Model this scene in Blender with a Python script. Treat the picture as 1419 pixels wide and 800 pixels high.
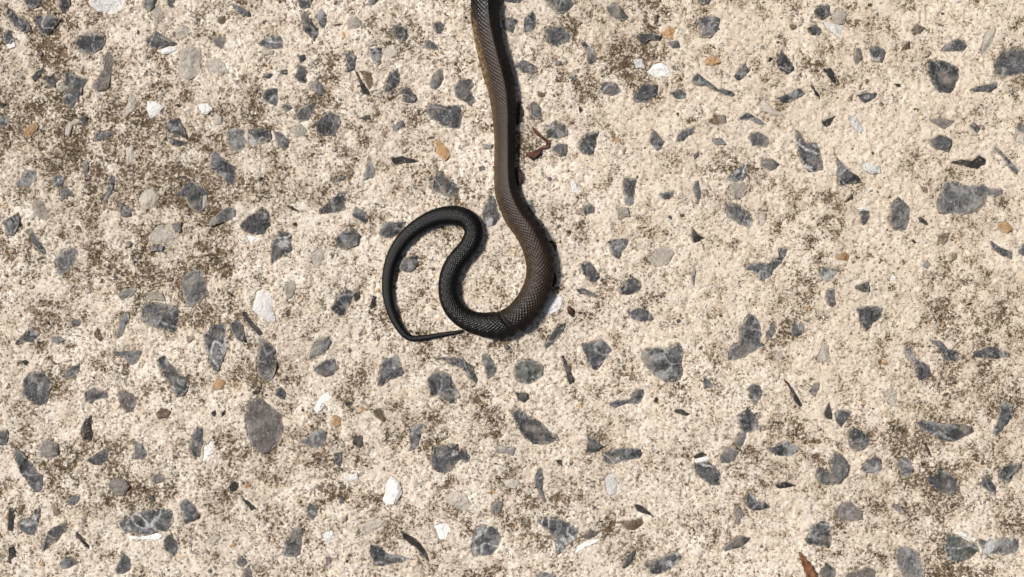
import bpy, math, random
import numpy as np
from mathutils import Vector
from mathutils.geometry import delaunay_2d_cdt

random.seed(7)
scene = bpy.context.scene
for o in list(bpy.data.objects):
    bpy.data.objects.remove(o)

# ------------------------------------------------------------------ camera, sky, sun, exposure
S = 0.00035                 # metres on the ground for one photograph pixel
W, Hh = 1419, 800
CAM_H = 0.75
cam_d = bpy.data.cameras.new('camera')
cam = bpy.data.objects.new('camera', cam_d)
scene.collection.objects.link(cam)
cam.location = (0, 0, CAM_H)
cam.rotation_euler = (0, 0, 0)
cam_d.sensor_width = 36
cam_d.lens = 36 * CAM_H / (W * S)
cam_d.clip_start = 0.01
cam_d.clip_end = 200
scene.camera = cam

SUN_EL, SUN_AZ = 58, 155        # azimuth counter-clockwise from +X, where the light comes from
world = bpy.data.worlds.new('World')
scene.world = world
world.use_nodes = True
wn = world.node_tree
bg = wn.nodes['Background']
sky = wn.nodes.new('ShaderNodeTexSky')
sky.sky_type = 'NISHITA'
sky.sun_disc = False
sky.sun_elevation = math.radians(SUN_EL)
sky.sun_rotation = math.radians(90 - SUN_AZ)
wn.links.new(sky.outputs[0], bg.inputs[0])
sky.dust_density = 4.0
sky.ozone_density = 0.4
bg.inputs[1].default_value = 0.05
sun_d = bpy.data.lights.new('sun', 'SUN')
sun_d.energy = 3.8
sun_d.angle = math.radians(9.0)
sun_d.color = (1.0, 0.96, 0.91)
sun = bpy.data.objects.new('sun', sun_d)
scene.collection.objects.link(sun)
e, a = math.radians(SUN_EL), math.radians(SUN_AZ)
sdir = Vector((math.cos(a) * math.cos(e), math.sin(a) * math.cos(e), math.sin(e)))
sun.rotation_euler = sdir.to_track_quat('Z', 'Y').to_euler()
scene.view_settings.view_transform = 'Standard'
scene.view_settings.look = 'None'
scene.view_settings.gamma = 1
scene.view_settings.exposure = 0.0

# ------------------------------------------------------------------ helpers
def P(px, py):
    return ((px - W / 2) * S, (Hh / 2 - py) * S)

def hash2(ix, iy, seed):
    h = (ix.astype(np.int64) * 374761393 + iy.astype(np.int64) * 668265263 + seed * 974711) & 0xffffffff
    h = ((h ^ (h >> 13)) * 1274126177) & 0xffffffff
    return ((h ^ (h >> 16)) & 0xffffff) / float(0xffffff)

def vnoise(x, y, cell, seed):
    x = x / cell; y = y / cell
    ix = np.floor(x); iy = np.floor(y)
    fx = x - ix; fy = y - iy
    fx = fx * fx * (3 - 2 * fx); fy = fy * fy * (3 - 2 * fy)
    a_ = hash2(ix, iy, seed); b_ = hash2(ix + 1, iy, seed)
    c_ = hash2(ix, iy + 1, seed); d_ = hash2(ix + 1, iy + 1, seed)
    return (a_ * (1 - fx) + b_ * fx) * (1 - fy) + (c_ * (1 - fx) + d_ * fx) * fy

def sstep(a_, b_, x):
    t = np.clip((x - a_) / (b_ - a_), 0, 1)
    return t * t * (3 - 2 * t)

def link(name, me, mat=None, parent=None, loc=None):
    o = bpy.data.objects.new(name, me)
    scene.collection.objects.link(o)
    if mat: me.materials.append(mat)
    if parent: o.parent = parent
    if loc: o.location = loc
    return o

def grid_mesh(name, co, nu, nv, closed_v, attrs):
    """co: (nu*nv,3) array, u major"""
    me = bpy.data.meshes.new(name)
    iu = np.arange(nu - 1)[:, None]
    nvq = nv if closed_v else nv - 1
    iv = np.arange(nvq)[None, :]
    iv2 = (iv + 1) % nv
    q = np.stack([iu * nv + iv, (iu + 1) * nv + iv, (iu + 1) * nv + iv2, iu * nv + iv2], -1).reshape(-1, 4)
    me.vertices.add(len(co)); me.vertices.foreach_set('co', co.astype(np.float32).ravel())
    me.loops.add(q.size); me.loops.foreach_set('vertex_index', q.astype(np.int32).ravel())
    me.polygons.add(len(q))
    me.polygons.foreach_set('loop_start', np.arange(0, q.size, 4, dtype=np.int32))
    me.polygons.foreach_set('use_smooth', np.ones(len(q), dtype=bool))
    me.update(calc_edges=True)
    for k, v in attrs.items():
        at = me.attributes.new(k, 'FLOAT', 'POINT')
        at.data.foreach_set('value', v.astype(np.float32).ravel())
    me.validate()
    return me

class NT:
    def __init__(s, name):
        s.m = bpy.data.materials.new(name); s.m.use_nodes = True
        s.t = s.m.node_tree; s.b = s.t.nodes['Principled BSDF']
        s.pos = None
    def n(s, typ, **kw):
        x = s.t.nodes.new('ShaderNode' + typ)
        for k, v in kw.items(): setattr(x, k, v)
        return x
    def set(s, node, i, v):
        if hasattr(v, 'is_output'): s.t.links.new(v, node.inputs[i])
        else: node.inputs[i].default_value = v
    def P(s):
        if s.pos is None: s.pos = s.n('NewGeometry').outputs['Position']
        return s.pos
    def noise(s, mm, detail=2, rough=0.5, off=0.0, dist=0.0):
        """noise with features about mm millimetres"""
        x = s.n('TexNoise'); mp = s.n('Mapping'); s.set(mp, 0, s.P()); mp.inputs[1].default_value = (off, off * .7, off * 1.3)
        s.set(x, 'Vector', mp.outputs[0]); s.set(x, 'Scale', 1000.0 / mm); s.set(x, 'Detail', detail)
        s.set(x, 'Roughness', rough); s.set(x, 'Distortion', dist)
        return x.outputs['Fac']
    def math(s, op, a_, b_=0.0, c_=None, clamp=False):
        x = s.n('Math', operation=op, use_clamp=clamp); s.set(x, 0, a_); s.set(x, 1, b_)
        if c_ is not None: s.set(x, 2, c_)
        return x.outputs[0]
    def ramp(s, v, lo, hi, to0=0.0, to1=1.0):
        x = s.n('MapRange', interpolation_type='SMOOTHSTEP'); s.set(x, 0, v); s.set(x, 1, lo); s.set(x, 2, hi); s.set(x, 3, to0); s.set(x, 4, to1)
        return x.outputs[0]
    def mix(s, f, a_, b_, mode='MIX'):
        x = s.n('Mix', data_type='RGBA', blend_type=mode); s.set(x, 0, f)
        for i, v in ((6, a_), (7, b_)):
            s.set(x, i, v if hasattr(v, 'is_output') else (*v, 1.0))
        return x.outputs[2]
    def attr(s, name):
        return s.n('Attribute', attribute_name=name).outputs['Fac']
    def bump(s, h, dist, strength=1.0):
        x = s.n('Bump'); s.set(x, 'Height', h); s.set(x, 'Distance', dist); s.set(x, 'Strength', strength)
        s.t.links.new(x.outputs[0], s.b.inputs['Normal'])
    def fin(s, col, rough=0.8, spec=0.3):
        s.set(s.b, 'Base Color', col); s.set(s.b, 'Roughness', rough); s.set(s.b, 'Specular IOR Level', spec)
        return s.m

def c8(r, g, b):
    f = lambda v: (v / 255 / 12.92) if v / 255 <= 0.04045 else ((v / 255 + 0.055) / 1.055) ** 2.4
    return (f(r), f(g), f(b))

# ------------------------------------------------------------------ the chips traced crop by crop (crop pixels are 4x; letter = kind of stone)
# d dark slate, k near-black, m mid grey, l pale grey, w white, v veined slate, b brown, o orange, p mauve, g green-grey
TR = {
(0, 0): """d 30,45 60,45 110,100 130,95 175,175 130,180 75,145 35,90
d 120,0 240,0 200,40 160,55 140,25
d 325,0 385,0 380,55 345,70 325,40
v 195,85 290,75 335,110 290,165 260,200 215,175 195,130
v 10,215 45,165 80,215 60,250 25,235
w 30,250 75,225 90,258 50,270
d 410,230 450,190 520,178 585,195 580,245 530,300 470,310 425,275
w 485,0 685,0 675,45 610,80 545,65 500,30
m 800,0 870,0 850,40 815,65 795,40
l 830,60 890,25 920,95 870,130
d 920,0 970,0 960,45 930,35
d 805,220 860,170 910,200 980,240 940,252 870,275 820,255
w 870,282 980,256 975,280 900,302
l 970,160 1010,145 1060,160 1030,210 975,210
l 1000,280 1060,258 1112,275 1105,400 1040,445 990,420
d 175,430 235,370 225,420 190,455
d 350,410 400,395 440,420 490,440 455,490 440,545 390,605 345,570 345,520 370,490 355,465
l 318,490 348,455 362,485 338,515
d 250,440 290,415 320,440 300,485 265,480
p 600,270 635,330 620,400 600,490 545,510 510,480 570,390
l 725,505 755,545 740,610 685,660 670,625 710,570
w 815,560 860,565 910,595 870,640 830,660 815,610
d 925,665 995,650 1020,710 1040,775 930,740
d 930,756 1030,785 1030,800 950,805
w 1095,580 1150,572 1180,600 1150,635 1105,610
l 1140,350 1190,320 1220,340 1200,400 1155,390
d 0,645 40,640 50,670 20,705 0,705
l 370,690 440,655 440,680 400,700 380,760 360,740
o 135,720 200,680 215,695 165,765 140,765
d 520,740 640,720 600,760 530,790
m 445,650 480,645 485,700 448,700
d 0,555 20,575 15,600 0,605""",
(280, 0): """d 160,15 200,30 265,65 270,90 220,85 170,40
b 85,95 125,85 130,125 110,145 85,120
m 55,205 130,200 140,230 110,275 70,250
v 310,240 350,210 430,195 448,215 448,265 380,270 325,255
l 325,282 400,280 390,300 340,310
d 520,0 615,0 600,40 560,56 535,30
d 545,90 568,60 600,110 640,150 640,200 625,235 590,195 555,165
d 640,80 660,45 692,85 690,130 665,160 645,130
l 695,115 770,130 730,142
l 800,130 850,85 885,120 870,155 820,165
m 920,5 990,0 960,30 930,30
d 1025,180 1085,135 1140,165 1152,205 1125,230 1080,215
d 930,268 995,262 1000,310 985,355 940,330
l 1008,275 1060,240 1085,285 1050,330 1012,315
l 900,235 960,220 990,248 930,258
d 790,300 820,290 855,320 845,380 800,400
k 845,392 870,430 900,470 930,525 890,520 880,490
b 868,390 940,400 950,470 928,500 905,450
d 1010,490 1030,420 1085,375 1095,420 1085,475 1050,518 1015,510
d 1065,530 1130,480 1190,545 1180,565 1120,565 1110,520
k 865,660 910,640 930,635 935,665
m 1060,700 1115,660 1120,700 1070,735
d 535,310 575,300 575,330 545,350
d 510,425 545,365 575,370 575,465 530,450
d 335,430 380,405 395,418 375,435
w 388,398 410,388 414,406 400,412
d 435,390 470,385 470,415 440,410
d 600,460 630,445 680,475 675,520 650,530 605,495
d 330,525 365,490 415,490 415,595 370,575 340,550
d 445,580 480,570 510,600 470,625 445,605
m 510,640 545,590 600,575 630,560 620,620 590,670 540,670
d 635,690 660,650 710,615 760,640 765,700 730,760 670,750 635,730
l 485,710 560,695 590,740 530,760 495,735
l 30,350 80,320 120,350 150,400 110,415 50,385
w 0,575 40,580 60,610 30,635 0,632
l 70,620 110,650 110,690 70,695
m 145,720 180,705 230,720 240,800 215,840 170,845 140,800
v 252,720 320,705 370,720 380,770 320,800 280,820 258,790
m 392,725 430,730 490,790 460,830 420,810""",
(560, 0): """d 165,130 200,118 220,140 205,195 180,185
m 100,270 130,215 180,245 200,285 140,275
m 140,460 170,400 215,378 220,440 180,505 150,490
m 275,490 310,440 375,440 395,480 370,500 400,560 370,590 330,560 290,540
d 125,595 180,570 235,590 310,580 320,650 310,720 250,710 200,690 150,660
d 540,0 690,0 640,18 560,12
d 540,110 580,95 625,110 605,185 545,155
d 665,110 715,55 730,90 728,160 670,185
d 780,0 900,0 950,20 900,70 840,75 800,30
d 785,170 830,145 880,150 930,185 910,230 850,260 790,225
d 970,240 1000,230 1055,275 1065,330 1040,365 1015,330 1010,280
v 615,370 660,330 720,360 740,398 660,404
l 680,412 735,410 745,440 710,450
m 1115,45 1160,20 1200,30 1255,100 1190,110 1140,85
d 1085,490 1120,455 1180,460 1205,510 1150,530 1095,515
d 690,580 720,560 760,600 765,665 730,660 700,640
d 785,720 840,665 900,695 915,755 790,765
v 965,790 1000,750 1085,722 1070,790 1050,860 990,850 965,820
m 820,830 850,800 905,800 900,850 860,870
b 740,500 785,520 770,540 740,540
m 430,800 490,800 480,830 440,825
o 165,785 200,780 250,830 255,860 225,895 180,850""",
(840, 0): """d 500,0 595,0 570,25 520,20
d 495,120 560,85 635,100 625,160 570,210 525,205 515,150
d 165,195 240,180 310,200 295,225 235,220 210,245
l 240,232 280,225 290,245 262,265
m 340,235 400,225 415,265 370,270
o 305,180 350,145 385,165 370,218 322,212
w 225,400 260,360 310,348 360,385 350,425 270,430
w 150,330 200,325 215,380 170,380
d 155,530 205,465 285,470 280,520 240,570 160,570
d 360,515 410,495 445,520 440,548 380,545
d 475,440 510,410 550,440 620,490 690,500 728,530 700,540 620,512 560,478 490,468
d 705,425 770,345 800,390 780,420 740,448
d 940,345 975,275 1030,350 1045,390 1000,415 950,380
d 945,545 1030,510 1080,488 1105,520 1060,550 980,575
l 845,580 875,548 930,610 985,645 930,640 870,615
d 735,655 790,620 850,660 915,700 870,695 800,668 745,670
d 795,745 830,725 900,755 905,800 890,820 810,810
d 1110,160 1160,140 1195,165 1180,200 1140,195
k 1135,460 1185,530 1185,555 1150,505
d 245,780 260,710 320,780 310,830 280,840 250,800
d 385,790 410,730 500,700 490,730 430,780
v 1045,715 1075,725 1110,790 1160,790 1185,860 1200,940 1120,955 1085,920 1065,850 1060,790
b 565,670 600,630 660,640 665,680 610,695
o 545,340 590,310 640,345 590,365 550,360
m 590,770 640,765 670,800 600,800
b 265,90 285,80 285,125 268,130""",
(1119, 0): """d 35,65 75,25 130,30 132,80 105,100 75,108
l 136,100 165,50 215,85 205,132 160,140
w 85,112 120,128 205,140 190,215 150,190 110,160
d 0,160 40,137 80,180 60,200 0,180
p 262,265 300,275 300,330 275,365 262,330
v 340,270 390,245 430,290 410,350 360,340
k 85,380 130,375 160,450 150,470 110,420
d 275,530 330,515 400,510 380,540 320,575
d 730,285 770,245 830,212 890,250 870,280 760,292
d 660,330 740,335 840,375 845,420 800,520 730,515 690,460 660,400
d 1035,360 1090,280 1150,262 1200,275 1200,415 1080,435 1040,405
d 900,495 960,475 1050,455 1055,490 1000,510 920,510
p 675,665 750,650 825,670 760,715 710,690
d 895,695 930,680 970,715 945,740 915,720
k 80,680 160,640 140,675 105,715
w 225,645 270,645 320,720 300,745 250,700
d 670,780 730,745 800,775 775,840 720,830 690,815
b 575,165 610,132 655,155 620,180 590,200
b 530,250 565,228 570,270 540,280
k 478,465 515,465 518,485 495,480
l 960,270 1000,170 1045,160 1030,230 990,310 965,310
m 1160,700 1200,680 1200,735 1165,730
l 1165,750 1200,745 1200,800 1160,785""",
(0, 200): """m 85,220 150,140 205,145 200,200 165,235 100,240
d 285,195 320,160 360,180 355,225 310,240
m 330,248 385,250 410,280 345,310
d 455,95 485,90 492,130 485,178 462,170
d 570,310 605,230 610,165 640,180 625,250 595,335
m 655,320 680,340 735,355 725,400 670,400
l 765,310 800,250 850,240 885,290 850,350 790,360
d 965,280 1040,205 1100,215 1150,265 1155,330 1100,380 1050,350 1030,300
l 185,330 210,295 250,340 275,400 255,430 190,400
d 10,430 100,378 115,410 105,450 70,510 40,505 30,460
d 150,480 180,470 205,530 245,580 258,615 225,605 180,550
m 310,650 350,580 420,570 440,610 390,690 340,730 315,710
l 820,510 870,450 940,440 960,490 1000,500 960,575 915,555 850,550 810,570
m 950,440 1005,430 1005,490 968,482
m 840,568 910,562 900,595 835,595
m 1010,740 1050,705 1110,695 1135,770 1150,840 1100,875 1050,905 1015,850
l 695,20 740,15 745,90 700,120""",
(280, 200): """d 40,60 75,30 120,85 180,120 180,240 140,215 80,160 40,110
l 0,250 25,270 35,340 0,360
m 35,440 90,385 140,350 190,365 180,400 90,440 50,460
d 200,450 260,395 330,345 375,380 385,450 340,510 285,500 235,485
w 230,495 280,508 325,525 270,548
v 395,530 440,480 500,500 505,590 440,630 385,670 380,620
d 650,365 720,300 770,262 800,270 800,365 700,385 655,390
d 830,390 850,345 910,380 920,430 900,440 840,405
d 740,535 780,490 840,465 880,510 860,560 800,585 750,570
d 990,490 1010,435 1070,430 1140,425 1110,480 1040,520 990,510
d 1085,630 1190,615 1195,665 1150,710 1090,690
k 1045,70 1110,65 1190,85 1215,100 1120,105 1065,115
m 910,110 925,70 960,140 945,190 905,200
d 720,200 770,180 800,175 790,195 750,212
k 465,340 500,345 550,380 500,365
l 600,600 640,580 690,590 680,640 640,700 610,650
k 500,440 525,430 530,455 510,455
l 455,770 510,760 525,800 500,850 465,870 460,820""",
(560, 200): """d 145,220 170,175 220,152 260,200 295,220 305,260 280,290 220,285 160,260
v 430,400 450,330 480,280 510,340 535,400 510,450 460,460 435,440
d 650,330 700,310 735,370 710,410 670,400
w 920,210 945,200 970,250 965,270 935,265
d 990,350 1025,325 1060,350 1055,385 1000,390
d 1120,540 1180,522 1250,525 1230,580 1195,640 1160,620 1140,570
d 980,660 1030,650 1065,700 1085,745 1040,775 990,720
l 1180,350 1240,350 1250,400 1190,400""",
(840, 200): """d 95,190 125,180 170,200 160,270 155,330 130,342 105,340 105,290 95,270
l 60,360 110,348 130,390 80,420
m 290,275 340,265 380,255 370,295 320,305
d 485,230 515,185 528,250 515,335 490,270
k 475,460 510,500 560,520 490,550 475,530
v 670,190 765,100 775,160 760,208 720,215
l 690,222 760,217 780,250 750,300 705,290 680,250
d 655,330 700,320 740,335 800,370 820,410 800,470 740,450 670,400
d 775,680 800,655 860,660 910,660 960,620 955,570 1010,580 985,640 930,700 910,740 850,755 830,710 780,700
l 230,640 280,580 350,570 385,600 340,670 280,680
d 70,800 100,760 160,738 200,790 180,820 120,840 75,820
m 480,720 500,660 510,650 495,760 485,800
m 860,90 920,80 960,110 920,150 860,120
k 410,385 430,385 428,400 412,402
l 840,390 875,370 885,430 860,450
m 485,60 510,40 512,60 490,85""",
(1119, 200): """d 160,65 200,100 240,150 290,180 320,225 260,215 175,235 165,150
w 290,110 340,95 400,125 410,160 360,165 320,150
m 455,390 475,320 510,292 570,350 570,400 545,480 490,485 455,440
m 715,320 770,210 820,200 880,225 980,225 1020,245 1085,250 1085,285 1000,290 980,350 900,385 800,385 760,395 730,370
k 795,100 850,85 910,90 950,60 990,80 990,115 940,140 880,125
d 1030,10 1070,30 1110,80 1165,140 1155,165 1110,120 1060,50
d 1010,530 1070,570 1140,600 1130,640 1080,620 1020,560
b 725,510 780,490 770,540 750,570
b 630,230 665,240 665,270 640,265
w 265,360 300,348 345,350 340,362 290,364
m 285,372 340,370 340,410 310,450 290,430
o 1060,440 1110,430 1140,470 1110,500 1065,470
o 150,620 210,595 240,620 220,650 170,645
g 55,690 110,685 185,700 150,740 110,770 75,735
d 260,790 340,770 350,800 345,820 300,820 270,805
m 640,670 665,640 685,670 660,690
d 610,410 630,405 670,440 655,450
k 205,320 250,275 245,300 215,325
b 790,610 825,600 825,640 800,645
d 1180,560 1200,540 1200,625 1175,610""",
(0, 400): """m 650,30 700,0 760,5 730,50 670,60
d 785,130 800,75 860,75 920,85 980,105 1000,150 970,250 900,230 820,205 780,180
l 800,62 830,15 900,25 920,72 870,66
m 640,260 670,150 710,130 710,180 690,240 655,290
d 85,310 120,260 165,222 220,245 180,300 150,295
m 395,190 410,170 448,180 440,205 400,205
m 280,270 330,265 360,285 320,312 290,295
b 520,250 540,215 570,280 555,295 530,270
m 620,350 700,345 790,340 780,380 760,420 715,430 690,390 640,375
d 125,580 130,510 170,465 240,470 290,510 270,570 255,640 210,655 165,630
m 355,460 400,430 440,415 445,460 410,505 360,495
v 465,580 520,560 600,570 605,610 540,620 510,645 475,630
p 655,570 690,560 740,580 760,640 740,690 700,690 660,630
d 865,395 915,370 960,430 1010,480 1050,530 1020,590 975,600 930,520 885,450
k 450,770 480,720 510,700 515,800 500,850 460,840
d 0,790 40,780 45,820 25,870 0,870
b 860,690 900,665 950,680 930,710 880,725
b 1030,270 1070,260 1090,280 1050,305""",
(280, 400): """v 10,260 60,200 130,200 135,330 110,410 85,470 40,420 20,330
d 160,190 200,170 230,230 240,300 205,290 170,250
k 220,130 245,125 280,190 340,255 315,262 265,210
d 320,280 360,285 405,340 410,450 385,505 350,520 310,480 300,400
w 290,60 300,10 330,0 375,20 390,120 410,180 380,195 330,150 280,120
d 710,110 760,30 800,0 835,12 830,80 790,155 740,140
k 840,30 870,10 880,50 845,85
k 925,100 945,40 968,45 955,95 935,112
m 590,400 610,330 660,280 700,265 718,300 680,350 640,375
d 605,460 690,400 735,385 755,440 730,475 680,497
d 990,440 1010,385 1090,370 1100,430 1150,455 1110,490 1040,500 990,545 970,530
o 60,540 85,495 130,515 110,560 80,560
b 265,525 285,490 315,510 300,540
d 400,590 430,545 465,580 460,620 420,600
w 620,670 660,590 700,570 715,610 670,660 640,700
o 715,735 740,705 770,720 770,755 735,765
p 245,680 260,620 320,600 370,640 440,690 450,790 430,850 380,900 340,920 280,880 250,800
k 50,690 75,670 80,700 65,715
k 105,690 130,668 130,695 110,710
m 620,790 660,775 690,795 680,870 600,885 540,850
b 945,680 990,660 1020,720 1000,740 960,710
k 275,570 320,560 320,580 285,590""",
(560, 400): """d 170,385 240,378 330,395 380,440 415,510 400,530 360,500 330,450 280,430 220,405
d 125,530 160,470 220,455 265,490 300,570 290,640 230,630 190,590 150,610 140,560
m 425,370 470,365 500,410 520,450 500,490 465,505 445,430
g 605,450 630,400 690,385 740,405 775,440 750,500 690,530 630,520 610,490
d 985,300 1050,285 1110,290 1155,340 1110,410 1070,455 1035,445 1010,380 990,340
k 870,375 890,370 920,450 948,515 920,535 895,470
d 780,345 800,270 840,215 890,190 890,215 850,275 805,320
d 610,570 680,580 685,610 660,632 630,615
d 585,670 630,660 700,710 760,745 850,820 860,835 790,870 720,870 670,830 630,770 600,710
w 770,110 800,60 870,45 880,80 850,130 790,150
d 950,0 1000,0 1085,40 1030,45 960,25
d 30,790 60,755 110,750 100,800 85,850 60,900 30,890
b 370,610 385,600 405,620 400,640""",
(840, 400): """d 120,130 180,105 240,120 268,175 220,185 150,175
d 195,350 260,330 330,330 400,295 425,330 415,400 420,450 410,500 330,520 280,490 215,430 200,390
d 680,400 690,330 740,290 735,210 760,200 790,140 830,150 860,220 860,290 885,320 820,350 770,385
m 885,260 920,185 950,185 940,240 910,290
m 1025,190 1100,195 1095,240 1060,265 1030,265
d 10,650 60,620 130,610 165,560 213,555 210,600 180,645 110,640 50,660
k 370,675 420,670 480,695 450,710 400,695
d 785,560 810,530 850,535 870,570 850,610 820,645 800,610
k 985,505 1010,520 1050,580 1090,650 1075,660 1040,610
p 1125,570 1150,530 1185,520 1180,560 1160,602
d 535,490 560,500 590,530 590,560 555,550
v 730,700 790,660 830,700 850,770 800,800 760,800
l 930,370 970,345 985,380 960,400""",
(1119, 400): """d 275,110 350,100 425,105 420,150 370,190 325,235 285,180
l 50,400 80,310 120,310 125,380 100,410
d 540,340 575,320 610,390 680,430 690,480 655,510 610,500 600,430 565,400
d 680,285 730,285 770,330 830,350 840,390 820,410 770,395 735,350
d 920,380 930,350 1000,325 1060,325 1085,350 1140,360 1110,385 1000,390
k 90,690 120,630 135,680 130,725 95,715
d 150,690 190,670 250,680 230,720 190,775 155,735
d 605,740 690,735 760,755 830,745 910,765 920,790 860,820 800,850 720,830 640,790
d 1070,640 1100,620 1145,650 1130,720 1080,790 1050,820 1025,800 1065,700
l 420,580 470,545 500,580 490,660 450,640
m 110,0 150,0 165,90 140,110 100,60
d 305,-5 350,-5 350,18 320,18
d 220,800 250,765 310,790 355,840 350,870 320,900 270,910 235,870""",
(0, 600): """d 75,130 85,75 130,115 170,170 235,250 225,330 190,330 150,270 110,220
p 215,80 260,35 320,60 320,120 280,155 225,130
d 480,150 540,110 610,88 600,140 560,180 510,175
m 740,150 745,50 790,60 820,110 790,150
v 1045,90 1070,10 1090,-40 1125,-30 1130,60 1110,140 1070,130
w 1130,80 1170,40 1190,100 1150,150 1122,160
p 590,285 630,250 690,260 722,300 690,350 640,345
p 830,240 880,225 925,250 910,270 850,288
k 825,355 850,345 858,385 840,380
d 370,380 410,345 450,345 430,390 390,410
b 290,415 330,420 340,450 300,462
k 40,540 45,420 65,415 75,500 65,545
v 95,510 130,480 180,470 190,425 218,418 215,500 195,575 150,570 105,540
d 235,640 260,550 300,520 370,495 370,540 320,600 260,645 240,660
k 415,545 460,590 495,630 500,660 470,630 425,580
d 330,720 360,680 400,700 440,715 380,750 345,755
k 40,720 45,640 75,622 90,660 65,700 60,730
v 640,500 700,470 760,430 850,420 950,425 960,500 920,550 870,545 790,570 700,555 660,535
d 908,590 950,560 980,600 980,670 960,685 910,650
d 995,390 1040,365 1090,420 1100,470 1050,500 1020,510 1010,450
d 640,760 680,660 720,700 730,760 690,785 640,785
w 690,562 785,578 870,555 905,565 890,590 820,590 710,582
l 1150,590 1200,560 1215,590 1190,610 1155,610""",
(280, 600): """k 830,45 850,10 885,15 890,60 870,85 835,65
d 730,115 770,105 775,160 770,195 745,180
g 580,430 600,390 640,410 640,460 610,490 590,465
w 1000,370 1020,280 1050,240 1100,270 1110,330 1070,400 1020,400
w 790,240 860,220 865,260 820,270
d 445,680 490,550 545,510 555,600 540,680 490,690
l 860,510 930,490 1000,480 990,530 920,570 880,550
d 930,620 980,630 1040,670 1100,680 1180,700 1100,720 1000,740 960,730 930,680
k 1085,515 1130,560 1190,590 1240,650 1265,720 1230,690 1190,640 1120,590
k 145,300 170,265 205,280 190,325 155,325
k 205,335 240,370 305,425 270,430 230,380
m 190,720 215,680 250,715 225,745 200,740
p 228,758 260,730 285,800 235,800
l 35,590 70,555 110,580 80,600
w 660,560 720,540 740,580 710,610 680,600
p 640,290 675,290 670,320 640,320
p 685,690 715,685 715,725 690,725""",
(560, 600): """v 145,150 165,75 250,70 295,60 300,95 350,95 370,140 350,175 310,150 285,170 270,215 210,225 160,200
p 485,130 540,65 580,85 625,80 610,130 540,115
v 735,470 800,465 870,480 940,510 970,550 950,600 920,610 880,670 845,680 830,590 800,545 750,510
v 375,600 390,530 430,510 520,530 545,580 520,650 490,685 390,695 370,660
p 480,410 515,365 548,390 530,440 500,465 485,440
d 720,260 740,200 770,200 775,260 765,310 790,370 800,410 775,385 740,320
d 1005,100 1015,20 1060,30 1100,70 1070,100 1020,110
v 1105,110 1150,95 1220,80 1310,90 1325,120 1310,145 1200,160 1150,180 1105,160
k 840,150 870,150 875,185 855,175
p 990,580 1030,535 1085,545 1060,575 1000,588
w 960,630 1010,597 1080,587 1060,612 1000,640 950,665
w 1115,250 1150,220 1190,260 1180,330 1140,350 1120,310
w 165,520 220,500 255,520 230,590 195,590
l 215,350 280,325 340,340 380,400 340,440 260,400
m 735,785 780,770 840,790 830,800 740,800
l 540,260 600,250 640,270 620,310 560,300""",
(840, 600): """v 480,178 560,155 600,180 635,230 630,290 580,290 520,250
k 480,130 530,105 560,122 520,138 490,142
w 485,152 560,130 580,146 500,170
m 630,140 650,95 700,85 740,100 720,140 680,170 640,170
m 715,60 740,0 780,0 770,50 742,88
d 895,85 950,65 1010,42 1060,75 1075,105 1030,135 960,130 920,110
k 935,290 990,270 1060,295 1000,305 945,305
d 775,360 800,330 830,345 830,375 880,385 915,415 860,430 810,430 780,405
p 705,440 735,400 755,440 745,510 720,510
d 640,640 690,600 760,570 805,580 790,610 730,640 660,655
k 155,395 190,400 240,440 265,465 220,450 170,430
b 75,495 130,480 200,470 210,500 160,540 110,535
d 85,750 110,690 160,645 165,670 130,730 100,755
v 215,730 250,710 340,670 390,655 420,690 370,740 290,785 240,780
d 1160,230 1180,190 1200,210 1200,290 1175,270
d 1105,590 1130,535 1195,485 1240,500 1255,570 1245,650 1180,630 1120,620""",
(1119, 600): """m 50,240 60,190 90,210 125,215 120,150 150,110 190,120 230,180 220,240 180,285 110,290 75,285
d 295,200 330,150 380,130 415,150 410,200 385,240 320,225
m 485,175 540,130 570,150 585,200 560,250 520,240 510,200
d 655,260 700,235 740,190 790,220 830,290 840,320 790,350 720,320
d 960,280 985,240 1020,260 1050,300 1045,345 1000,320
d 1060,240 1080,190 1130,170 1190,165 1190,190 1140,240 1120,280 1080,270
p 150,440 190,390 240,380 300,430 300,480 230,500 180,490
k 635,45 670,80 690,130 660,105
p 470,390 500,400 540,440 520,455 490,430
m 490,680 500,620 560,640 630,670 650,740 655,800 560,800 510,750
g 755,640 770,570 800,560 870,590 940,612 955,650 900,700 830,720 770,700
w 805,545 850,545 935,590 925,603 860,580
v 950,590 1060,590 1130,580 1180,590 1160,670 1080,670 970,680 960,625
d 70,790 100,720 150,750 150,800 70,800
p 210,790 260,765 340,740 380,770 385,800 210,800""",
}
rng = random.Random(11)
STONES = []                      # (kind, [(px,py)...] counter-clockwise in world)
def area2(p):
    return sum(p[i][0] * p[(i + 1) % len(p)][1] - p[(i + 1) % len(p)][0] * p[i][1] for i in range(len(p)))
for (ox, oy), txt in TR.items():
    for line in txt.split('\n'):
        w_ = line.split()
        pts = []
        for t in w_[1:]:
            x, y = t.split(',')
            px, py = ox + float(x) / 4, oy + float(y) / 4
            if px < 0.6: px = -rng.uniform(3, 9)
            if py < 0.6: py = -rng.uniform(3, 9)
            if px > W - 0.6: px = W + rng.uniform(3, 9)
            if py > Hh - 0.6: py = Hh + rng.uniform(3, 9)
            pts.append(P(px, py))
        if area2(pts) < 0: pts.reverse()
        STONES.append((w_[0], pts))

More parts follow.
